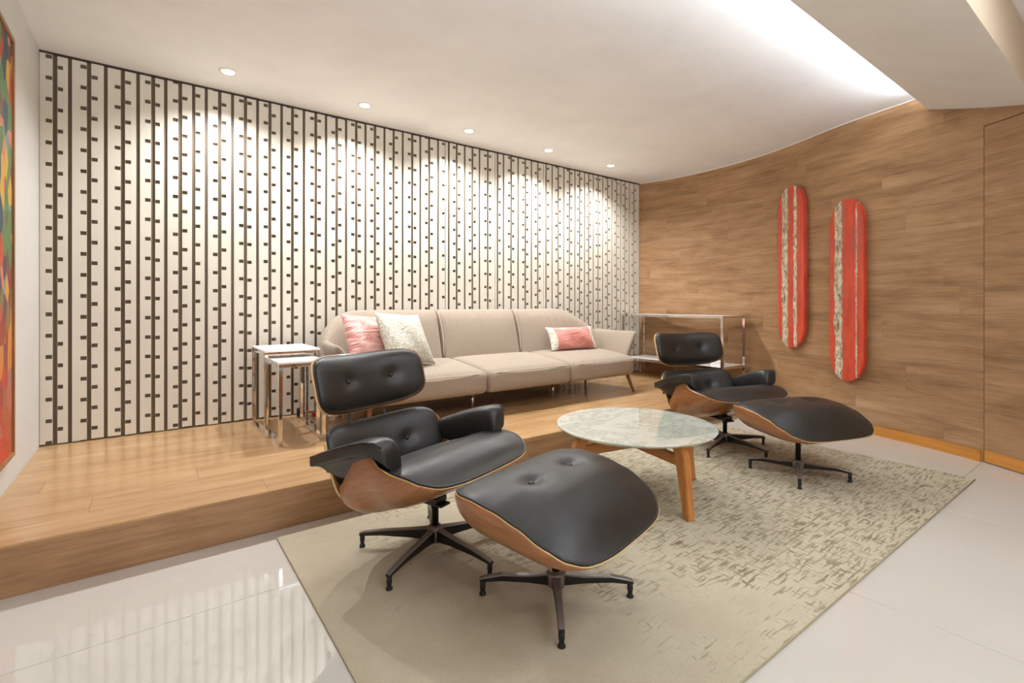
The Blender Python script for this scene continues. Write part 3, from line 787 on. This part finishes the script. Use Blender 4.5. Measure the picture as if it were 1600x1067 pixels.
def lounge_chair(label, loc, head, leg_off):
    t = thing('lounge_chair', label, 'armchair', loc, head, 'black leather lounge chairs on the rug')
    star_base(t, 5, 0.325, leg_off - head, 0.10, 0.238)
    tab = [(-0.284, 0.205, 0, 0.215), (-0.27, 0.198, 0, 0.256), (-0.25, 0.195, 0, 0.292), (-0.20, 0.196, 0, 0.326), (-0.16, 0.199, 0, 0.352), (-0.12, 0.204, 0, 0.395), (-0.09, 0.210, 0, 0.446), (-0.06, 0.218, 0, 0.488), (-0.02, 0.232, 0, 0.503), (0.02, 0.247, 0, 0.488), (0.06, 0.262, 0, 0.456), (0.12, 0.288, 0, 0.442), (0.18, 0.316, 0, 0.434), (0.24, 0.348, 0, 0.415), (0.285, 0.372, 0, 0.400), (0.318, 0.388, 0, 0.395)]
    rim_shell('seat_shell', tab, t, 0.366, 0.303, 0.017, 3.6, sq=0.38, zp=0.9)
    stab = [(-0.30, 0.29, 0, 0.33), (-0.10, 0.28, 0, 0.375), (-0.02, 0.285, 0, 0.420), (0.05, 0.30, 0, 0.440), (0.12, 0.32, 0, 0.442), (0.18, 0.345, 0, 0.436), (0.24, 0.37, 0, 0.417), (0.285, 0.382, 0, 0.402), (0.318, 0.390, 0, 0.397)]
    crown = [(-0.24, 0.375), (-0.05, 0.402), (0.08, 0.436), (0.17, 0.452), (0.24, 0.446), (0.32, 0.418)]
    o, rim, pos = crown_cushion('seat_cushion', t, stab, (), hw=0.354, hh=0.257, n=3.6, crown=crown, x0=0.057, roll=0.016)
    tube('piping', rim, 0.004, M['leather'], t, 6, True)
    # lumbar panel
    tl = math.radians(24); Bv = (-math.sin(tl), 0, math.cos(tl)); Nv = (math.cos(tl), 0, math.sin(tl)); Av = (0, 1, 0)
    bl = lambda p, q: 0.9 * p * p
    O = Vector((-0.350, 0, 0.378))
    patch_shell('back_shell', O - Vector(Bv) * 0.03, Av, Bv, Nv, 0.338, 0.158, 4.2, lambda p, q: 0.95 * p * p - 0.004, t)
    dl = ((-0.13, 0.0, 0.03, 0.022), (0.13, 0.0, 0.03, 0.022))
    o, rim, pos = cushion('back_cushion', O, Av, Bv, Nv, 0.324, 0.142, 4.2, bl, 0.055, M['leather'], t, dl)
    tube('piping', rim, 0.004, M['leather'], t, 6, True)
    for d in dl: button(t, O + Vector(Av) * d[0] + Vector(Nv) * (bl(d[0], 0) + 0.055 - 0.014), Nv, 0.011)
    # head panel
    tl2 = math.radians(17); B2 = (-math.sin(tl2), 0, math.cos(tl2)); N2 = (math.cos(tl2), 0, math.sin(tl2))
    O2 = Vector((-0.462, 0, 0.676)); bh = lambda p, q: 0.95 * p * p
    patch_shell('head_shell', O2, Av, B2, N2, 0.320, 0.137, 4.4, lambda p, q: 0.95 * p * p - 0.004, t)
    dh = ((-0.125, 0.0, 0.035, 0.024), (0.125, 0.0, 0.035, 0.024))
    o, rim, pos = cushion('headrest_cushion', O2, Av, B2, N2, 0.311, 0.130, 4.4, bh, 0.06, M['leather'], t, dh)
    tube('piping', rim, 0.004, M['leather'], t, 6, True)
    for d in dh: button(t, O2 + Vector(Av) * d[0] + Vector(N2) * (bh(d[0], 0) + 0.06 - 0.016), N2, 0.011)
    for sgn in (-1, 1):
        arm_pad(t, sgn)
        tube('back_strut', [(-0.365, sgn * 0.10, 0.38), (-0.415, sgn * 0.10, 0.49), (-0.438, sgn * 0.10, 0.55), (-0.475, sgn * 0.10, 0.67)], 0.008, M['black'], t, 8)
        tube('arm_bracket', [(-0.31, sgn * 0.30, 0.36), (-0.26, sgn * 0.325, 0.41), (-0.22, sgn * 0.345, 0.44)], 0.009, M['black'], t, 8)
    box('tilt_bracket', (-0.17, -0.03, 0.196), (0.06, 0.03, 0.206), M['black'], t, bev=0.003)
    box('mount_plate', (-0.035, -0.035, 0.206), (0.035, 0.035, 0.228), M['black'], t, bev=0.002)
    return t

lounge_chair('black leather and walnut lounge chair left of the round table, nearest the camera', (0.980, 1.874, ZR), math.radians(-70), math.radians(139))
lounge_chair('black leather and walnut lounge chair behind the round table, before the chrome console', (3.375, 1.955, ZR), math.radians(-107), math.radians(191))
lounge_ottoman('black buttoned leather ottoman in the foreground, left of the round table', (1.172, 1.319, ZR), math.radians(-76), math.radians(142))
lounge_ottoman('black leather ottoman right of the round table, beside the bare wooden wall', (3.19, 1.374, ZR), math.radians(-108), math.radians(115))

# ------------------------------------------------------------------ coffee table
TC = (2.19, 1.805)
ct = thing('coffee_table', 'low round coffee table with pale veined stone top on crossed oak legs', 'table', (*TC, ZR))
RT = 0.435; zt_ = 0.380 - ZR
o = lathe('tabletop', [(RT - 0.016, zt_ - 0.018), (RT - 0.003, zt_ - 0.009), (RT, zt_ - 0.004), (RT - 0.001, zt_ - 0.001), (RT - 0.003, zt_)], M['marble'], ct, 96)
feet = [math.radians(a) for a in (-103, -12, 80, 170)]
for a in feet:
    R3 = Matrix.Rotation(a, 4, 'Z'); bm = bmesh.new()
    rows = [(0.405, 0.0, 0.020, 0.022), (0.345, zt_ - 0.035, 0.036, 0.026), (0.325, zt_ - 0.019, 0.030, 0.026)]
    rr = [(0.418, 0.0, 0.020, 0.020), (0.372, zt_ - 0.07, 0.034, 0.022), (0.340, zt_ - 0.0185, 0.030, 0.022)]
    vv = []
    for (x, z, hx, hy) in rr:
        vv.append([bm.verts.new(R3 @ Vector((x + sx * hx, sy * hy, z))) for sx, sy in ((-1, -1), (1, -1), (1, 1), (-1, 1))])
    for j in range(2):
        for q in range(4): bm.faces.new((vv[j][q], vv[j][(q + 1) % 4], vv[j + 1][(q + 1) % 4], vv[j + 1][q]))
    bm.faces.new(vv[0][::-1]); bm.faces.new(vv[2]); bmesh.ops.bevel(bm, geom=bm.edges[:], offset=0.004, segments=2, affect='EDGES')
    link('leg', bm_mesh('leg', bm, lambda c: (c.z, c.x + c.y)), M['oak'], ct)
    bm = bmesh.new(); add_box(bm, (0.022 if a in feet[1::2] else 0.0, -0.017, zt_ - 0.128), (0.358, 0.017, zt_ - 0.078), R3)
    bmesh.ops.bevel(bm, geom=bm.edges[:], offset=0.002, segments=1, affect='EDGES')
    ca, sa = math.cos(a), math.sin(a)
    link('beam', bm_mesh('beam', bm, lambda c, ca=ca, sa=sa: (c.x * ca + c.y * sa, c.z * 1.3 + (c.y * ca - c.x * sa))), M['oak'], ct)
lathe('centre_plate', [(0.05, zt_ - 0.078), (0.05, zt_ - 0.0185)], M['chrome'], ct)

# ------------------------------------------------------------------ sofa
def puff(name, lo, hi, r, mat, parent, n=14, top=0.02, front=0.0, fn=None, ends=0.0):
    """rounded, slightly inflated block; fn(v) deforms each vertex"""
    lo, hi = Vector(lo), Vector(hi); c = (lo + hi) / 2; h = (hi - lo) / 2; bm = bmesh.new()
    nx = max(4, int(n * min(2.5, h.x / 0.2))); ny = n; nz = max(6, n // 2)
    gr = {}
    def V(i, j, k):
        key = (i, j, k)
        if key in gr: return gr[key]
        u = [-1 + 2 * i / nx, -1 + 2 * j / ny, -1 + 2 * k / nz]
        u = [math.sin(x * PI / 2) * 0.55 + x * 0.45 for x in u]
        p = Vector((u[0] * h.x, u[1] * h.y, u[2] * h.z)); q = Vector([max(-h[a] + r[a], min(h[a] - r[a], p[a])) for a in range(3)])
        d = Vector([(p[a] - q[a]) / r[a] for a in range(3)]); L = d.length
        m = max(abs(x) for x in d) if L > 0 else 0
        if L > 1e-6:
            d = d * (m / L); p = q + Vector([d[a] * r[a] for a in range(3)])
        fu = (1 - u[0] ** 4); fv = (1 - u[1] ** 2); fw = 1 - u[2] ** 2
        p.z += top * fu * fv * (1 if u[2] > 0 else -0.3) * abs(u[2])
        p.y -= front * fu * fw * (1 if u[1] < 0 else 0) * abs(u[1])
        p.x += ends * fv * fw * u[0]
        p = p + c
        if fn: p = fn(p, u)
        v = bm.verts.new(p); gr[key] = v; return v
    for (A, B, Cc, f) in (('x', nx, 0, None),):
        pass
    for i in range(nx):
        for j in range(ny):
            bm.faces.new((V(i, j, nz), V(i + 1, j, nz), V(i + 1, j + 1, nz), V(i, j + 1, nz)))
            bm.faces.new((V(i, j + 1, 0), V(i + 1, j + 1, 0), V(i + 1, j, 0), V(i, j, 0)))
        for k in range(nz):
            bm.faces.new((V(i, 0, k), V(i + 1, 0, k), V(i + 1, 0, k + 1), V(i, 0, k + 1)))
            bm.faces.new((V(i + 1, ny, k), V(i, ny, k), V(i, ny, k + 1), V(i + 1, ny, k + 1)))
    for j in range(ny):
        for k in range(nz):
            bm.faces.new((V(0, j + 1, k), V(0, j, k), V(0, j, k + 1), V(0, j + 1, k + 1)))
            bm.faces.new((V(nx, j, k), V(nx, j + 1, k), V(nx, j + 1, k + 1), V(nx, j, k + 1)))
    return link(name, bm_mesh(name, bm, sm=True), mat, parent)
SX0, SX1 = 1.10, 3.90; SY0, SYB = 3.17, 3.74
sofa = thing('sofa', 'long beige fabric sofa with flared arms on the wooden platform', 'sofa', (2.5, 3.55, PLAT))
org = Vector((2.5, 3.55, PLAT))
def L(x, y, z): return (x - org.x, y - org.y, z - org.z)
secs = [(SX0, 2.125), (2.125, 3.005), (3.005, SX1)]
for i, (a, b) in enumerate(secs):
    def fn(p, u, i=i):
        # rear rises, and the outer front corners are rounded in plan
        wx, wy = p.x + org.x, p.y + org.y
        t_ = (wy - SY0) / (SYB - SY0); p.z += 0.055 * max(0, t_) * (1 if u[2] > 0 else 0.2) * abs(u[2])
        if i == 0 and u[0] < 0: p.y += 0.05 * (-u[0]) ** 6 * (1 - t_)
        if i == 2 and u[0] > 0: p.y += 0.05 * (u[0]) ** 6 * (1 - t_)
        # gathered creases across the seat
        if u[2] > 0.9: p.z += 0.0025 * math.sin(wx * 70) * math.exp(-((u[0]) / 0.35) ** 2) * (1 - u[1] ** 2)
        return p
    puff('seat_cushion', L(a + 0.002, SY0, 0.352), L(b - 0.002, SYB + 0.06, 0.528), (0.045, 0.05, 0.045), M['sofa'], sofa, top=0.028, front=0.02, fn=fn)
    # welt along the front top edge of the seat
    pts = []
    for k in range(25):
        u = -1 + 2 * k / 24; x = a + 0.02 + (b - a - 0.04) * k / 24
        pts.append(L(x, SY0 + 0.004 + 0.02 * abs(u) ** 8 - 0.01 * (1 - u * u), 0.508 + 0.008 * (1 - u ** 4)))
    tube('welt', pts, 0.0035, M['sofapipe'], sofa, 6)
# back: three padded sections under one rounded silhouette
def topz(x):
    cl, cr = 1.42, 3.50; zt = 1.0
    if x < cl: d = min(1, (cl - x) / (cl - 0.985)); return 0.55 + 0.45 * (1 - d ** 2.3) ** 0.5 if d < 1 else 0.55
    if x > cr: d = min(1, (x - cr) / (3.98 - cr)); return 0.55 + 0.45 * (1 - d ** 2.0) ** 0.62 if d < 1 else 0.55
    return zt
bs = [(0.99, 2.07), (2.07, 2.915), (2.915, 3.97)]
for i, (a, b) in enumerate(bs):
    def fn(p, u, i=i):
        wx, wy, wz = p.x + org.x, p.y + org.y, p.z + org.z
        f = (wz - 0.40) / 0.60; tz = topz(wx)
        # scale the height to the silhouette
        if f > 0: wz = 0.40 + (tz - 0.40) * f
        wy += 0.16 * max(0, f) * (tz - 0.4) / 0.6          # rake
        # ends wrap forward
        e = max(0, (1.30 - wx) / 0.31, (wx - 3.66) / 0.31); wy -= 0.30 * min(1, e) ** 2 * (1 - 0.35 * f)
        if u[1] < -0.9:
            wy += 0.004 * math.sin(wx * 60 + math.sin(wz * 6)) * math.exp(-((u[0]) / 0.3) ** 2)
            wy -= 0.0
        return Vector((wx - org.x, wy - org.y, wz - org.z))
    puff('back_cushion', L(a + 0.001, SYB, 0.40), L(b - 0.001, SYB + 0.17, 1.0), (0.03, 0.06, 0.09), M['sofa'], sofa, n=18, top=0.0, front=0.035, fn=fn)
for xsm in (2.07, 2.915):   # light welts in the seams of the back
    tube('welt', [L(xsm + 0.012 * math.sin(k / 11 * PI), SYB + 0.004 + 0.16 * ((0.60 + 0.385 * k / 11) - 0.4) / 0.6 - 0.012 * math.sin(k / 11 * PI), 0.60 + 0.385 * k / 11) for k in range(12)], 0.004, M['sofapipe'], sofa, 6)
# flared arms
for sgn, x0 in ((-1, 1.12), (1, 3.88)):
    st = []
    # sections from the back to the front: y, base x offset, top x offset, z bottom, z top, thickness
    for (y, bo, to, z0, z1, th) in ((3.84, 0.02, 0.05, 0.40, 0.80, 0.13), (3.70, 0.01, 0.07, 0.40, 0.785, 0.13), (3.55, 0.0, 0.09, 0.40, 0.778, 0.12), (3.40, -0.02, 0.11, 0.41, 0.778, 0.11), (3.30, -0.03, 0.12, 0.44, 0.780, 0.09), (3.265, -0.03, 0.12, 0.49, 0.772, 0.05)):
        st.append((y, bo, to, z0, z1, th))
    vs, fs = [], []
    for (y, bo, to, z0, z1, th) in st:
        for (f, s) in ((0, -1), (0.35, -1.05), (0.75, -1), (0.97, -0.7), (1.0, 0.0), (0.95, 0.8), (0.7, 1), (0.3, 1), (0, 0.9)):
            z = z0 + (z1 - z0) * f; xx = x0 + sgn * (bo + (to - bo) * f ** 1.3 + s * th / 2 * (1 - 0.25 * f))
            vs.append(L(xx, y, z))
    n = 9
    for j in range(len(st) - 1):
        for q in range(n):
            l = (q + 1) % n; fs.append((j * n + q, j * n + l, (j + 1) * n + l, (j + 1) * n + q))
    fs.append(tuple(range(n))); fs.append(tuple(range((len(st) - 1) * n, len(st) * n)))
    me = mesh('armrest', vs, fs, sm=True); bm = bmesh.new(); bm.from_mesh(me); bmesh.ops.recalc_face_normals(bm, faces=bm.faces); bm.to_mesh(me); bm.free()
    subsurf(link('armrest', me, M['sofa'], sofa), 2)
box('base_frame', L(SX0 + 0.12, SY0 + 0.22, 0.335), L(SX1 - 0.12, SYB + 0.13, 0.365), M['legwood'], sofa, bev=0.008)
for (x, y, dx, dy) in ((3.815, 3.235, 0.028, -0.055), (1.20, 3.235, -0.028, -0.055), (3.79, 3.78, 0.028, 0.04), (1.21, 3.78, -0.028, 0.04)):
    tube('leg', [L(x, y, 0.350), L(x + dx * 0.5, y + dy * 0.5, 0.27), L(x + dx, y + dy, PLAT)], [0.019, 0.015, 0.009], M['legwood'], sofa, 14)
for x in (2.13, 3.0): lathe('support_leg', [(0.012, 0.0), (0.012, 0.15)], M['chrome'], sofa, 14, (x - org.x, 3.42 - org.y, 0))

# ------------------------------------------------------------------ pillows
def pillow(name, label, loc, rot, wx, hy, T, mats, split=None, pinch=0.10):
    n = 26; vs, fs, mi, uv = [], [], [], []
    for side in (1, -1):
        for i in range(n + 1):
            for j in range(n + 1):
                u = -1 + 2 * i / n; v = -1 + 2 * j / n
                x = u * wx * (1 - pinch * (1 - v * v) * abs(u) ** 2) ; y = v * hy * (1 - pinch * (1 - u * u) * abs(v) ** 2)
                z = T * ((1 - abs(u) ** 2.4) * (1 - abs(v) ** 2.4)) ** 0.55
                z += 0.10 * T * math.sin(u * 5 + v * 3) * (1 - u ** 4) * (1 - v ** 4)
                vs.append((x, y, side * max(0, z))); uv.append((x, y))
    N1 = (n + 1) ** 2
    for s in range(2):
        for i in range(n):
            for j in range(n):
                a = s * N1 + i * (n + 1) + j; f = (a, a + n + 1, a + n + 2, a + 1)
                fs.append(f if s == 0 else f[::-1]); uu = -1 + 2 * (i + 0.5) / n
                k = 0
                if split:
                    for kk, (lo, hi) in enumerate(split):
                        if lo <= uu < hi: k = kk
                mi.append(k)
    me = mesh(name, vs, fs, uv, mi, True)
    bm = bmesh.new(); bm.from_mesh(me); bmesh.ops.remove_doubles(bm, verts=bm.verts, dist=0.0004); bm.to_mesh(me); bm.free()
    o = link(name, me, mats); o.location = loc; o.rotation_euler = rot
    return tag(o, label, 'pillow', 'cushions on the sofa')
pillow('throw_pillow', 'shiny pale pink square pillow leaning at the left end of the sofa', (1.335, 3.612, 0.790), (math.radians(64), math.radians(4), math.radians(14)), 0.205, 0.20, 0.075, [M['pink']])
pillow('throw_pillow', 'ivory patterned square pillow overlapping the pink one on the sofa', (1.57, 3.496, 0.790), (math.radians(58), math.radians(4), math.radians(14)), 0.218, 0.225, 0.08, [M['ivory']])
pillow('lumbar_pillow', 'oblong coral pillow with cream gathered ends at the right end of the sofa', (3.44, 3.63, 0.705), (math.radians(66), 0, math.radians(-4)), 0.30, 0.125, 0.07, [M['cream'], M['pinkband'], M['pink2'], M['pinkband'], M['cream']], [(-1, -0.76), (-0.76, -0.56), (-0.56, 0.56), (0.56, 0.74), (0.74, 1.01)], pinch=0.08)

# ------------------------------------------------------------------ nesting side tables
def nest_table(label, x0, x1, y0, y1, H, r=0.011, rail=0.022):
    t = thing('side_table', label, 'side table', (x0, y0, PLAT), 0, 'chrome and white nesting side tables')
    X, Y = x1 - x0, y1 - y0
    for (x, y) in ((0, 0), (X, 0), (0, Y), (X, Y)):
        box('leg', (x - r, y - r, 0.0), (x + r, y + r, H - 0.012), M['chrome'], t, bev=0.0015)
    for y in (0, Y): box('top_rail', (r, y - r, H - 0.012 - rail), (X - r, y + r, H - 0.012), M['chrome'], t, bev=0.001)
    for x in (0, X):
        box('top_rail', (x - r, r, H - 0.012 - rail), (x + r, Y - r, H - 0.012), M['chrome'], t, bev=0.001)
        box('foot_rail', (x - r, r, 0.0), (x + r, Y - r, 0.020), M['chrome'], t, bev=0.001)
    box('tabletop', (-r, -r, H - 0.012), (X + r, Y + r, H), M['whiteglass'], t, bev=0.002)
    return t
nest_table('taller white-topped chrome side table at the left end of the sofa', 0.612, 0.935, 3.505, 3.95, 0.562)
nest_table('lower white-topped chrome side table nested under the taller one', 0.645, 0.90, 3.24, 3.66, 0.508)

# power adapter and cord behind the tables
ad = thing('power_adapter', 'small black and red power adapter with white cable behind the side tables', 'power adapter', (0.955, 4.015, PLAT))
box('body', (-0.035, -0.03, 0.0), (0.03, 0.03, 0.06), M['rubber'], ad, bev=0.006)
box('red_plug', (0.06, -0.09, 0.0), (0.11, -0.04, 0.032), M['redplastic'], ad, bev=0.006)
cp = []
for k in range(40):
    a = k / 39 * 4.2 * PI; cp.append((0.10 + 0.07 * math.cos(a) + k * 0.0012, -0.20 + 0.05 * math.sin(a), 0.006 + 0.0009 * k))
tube('cable', [(0.03, 0.0, 0.02), (0.07, -0.05, 0.01)] + cp, 0.0035, M['whiteplastic'], ad, 6)

# ------------------------------------------------------------------ console
cs = thing('console_table', 'tall chrome framed console with white top and lower shelf beside the sofa', 'console table', (4.65, 2.72, PLAT))
CX, CY, CH = 0.42, 1.30, 0.742
for (x, y) in ((0, 0), (CX, 0), (0, CY), (CX, CY)):
    box('leg', (x - 0.013, y - 0.013, 0), (x + 0.013, y + 0.013, CH), M['chrome'], cs, bev=0.0015)
for zr in (CH - 0.026, 0.195):
    for x in (0, CX): box('rail', (x - 0.0125, 0.013, zr), (x + 0.0125, CY - 0.013, zr + 0.026), M['chrome'], cs, bev=0.001)
    for y in (0, CY): box('rail', (0.013, y - 0.0125, zr), (CX - 0.013, y + 0.0125, zr + 0.026), M['chrome'], cs, bev=0.001)
box('tabletop', (0.0128, 0.0128, CH - 0.012), (CX - 0.0128, CY - 0.0128, CH - 0.002), M['whiteglass'], cs)
box('shelf', (0.0128, 0.0128, 0.205), (CX - 0.0128, CY - 0.0128, 0.219), M['whiteglass'], cs)
bx = thing('box', 'small white box on the lower shelf of the chrome console', 'box', (4.80, 2.86, PLAT + 0.2192), 0.2)
box('body', (-0.07, -0.05, 0), (0.07, 0.05, 0.036), M['whiteplastic'], bx, bev=0.003)
box('lid', (-0.072, -0.052, 0.036), (0.072, 0.052, 0.05), M['whiteplastic'], bx, bev=0.003)

# ------------------------------------------------------------------ red boards on the curved wall
def wall_board(label, px, z0, z1, hw, mat):
    # find the arc length where the wall crosses the view direction of that pixel column
    u = (px - 800) / 768.0; best = None
    for i in range(0, 4000):
        s = i * 0.0015; p, t, n = inward(s)
        zf = p.x * math.cos(ang) + p.y * math.sin(ang); xr = p.x * math.sin(ang) - p.y * math.cos(ang)
        if zf > 0.5 and p.y > 0.9:
            e = abs(xr / zf - u)
            if best is None or e < best[0]: best = (e, s)
    p, t, n = inward(best[1])
    H = (z1 - z0) / 2; th = 0.042; out = []
    cap = 0.23
    for k in range(64):
        a = 2 * PI * k / 64; c, s_ = math.cos(a), math.sin(a)
        x = hw * math.copysign(abs(c) ** 0.95, c); y = math.copysign(abs(s_) ** 1.0 * cap, s_) + math.copysign(H - cap, s_ if abs(s_) > 1e-9 else 1)
        out.append((x, y))
    prof = [(0.0, 1.0, 0), (0.0, 1.0, th - 0.008), (0.002, 0.992, th - 0.003), (0.008, 0.965, th)]
    vs, fs = [], []
    for (ins, sc_, d) in prof:
        for (x, y) in out: vs.append((x * (1 - ins / hw), -d, y * (1 - ins / H)))
    for j in range(3):
        for k in range(64):
            l = (k + 1) % 64; fs.append((j * 64 + k, j * 64 + l, (j + 1) * 64 + l, (j + 1) * 64 + k))
    fs.append(tuple(reversed(range(64)))); fs.append(tuple(range(192, 256)))
    me = mesh('wall_board', vs, fs); bm = bmesh.new(); bm.from_mesh(me); bmesh.ops.recalc_face_normals(bm, faces=bm.faces); bm.to_mesh(me); bm.free()
    t_ = thing('wall_board', label, 'wall decoration', (p.x + n.x * 0.018, p.y + n.y * 0.018, (z0 + z1) / 2), math.atan2(-n.x, n.y) + PI, 'painted boards on the wooden wall')
    link('board', me, mat, t_)
    for zz in (-H * 0.6, H * 0.6):
        box('bracket', (-0.03, 0.0, zz - 0.03), (0.03, 0.0178, zz + 0.03), M['black'], t_)
    return t_
b1 = board_mat('peeling_red_a', [(-0.066, 0.038, 0.045), (0.056, 0.021, 0.06)], 0.0)
b2 = board_mat('peeling_red_b', [(-0.068, 0.036, 0.065), (0.090, 0.008, 0.03)], 5.0)
wall_board('left red painted board with two peeling white stripes, hung upright on the wooden wall', 1243, 0.633, 2.175, 0.155, b1)
wall_board('right red painted board with one broad peeling white stripe, hung lower than its twin', 1330, 0.402, 1.930, 0.150, b2)

# ------------------------------------------------------------------ painting on the left wall
pt = thing('painting', 'large colourful abstract painting in a wooden frame on the left white wall', 'painting', (LEFT, 2.43, 1.313))
fw, fh, ft = 0.80, 0.97, 0.03
for (a, b_) in (((0, -fw, fh - 0.022), (ft, fw, fh)), ((0, -fw, -fh), (ft, fw, -fh + 0.022)), ((0, -fw, -fh + 0.022), (ft, -fw + 0.022, fh - 0.022)), ((0, fw - 0.022, -fh + 0.022), (ft, fw, fh - 0.022))):
    box('frame', a, b_, M['frame'], pt, bev=0.002, uvf=lambda c: (c.y + c.z, c.x))
box('canvas', (0.0005, -fw + 0.0225, -fh + 0.0225), (ft - 0.008, fw - 0.0225, fh - 0.0225), M['canvas'], pt)
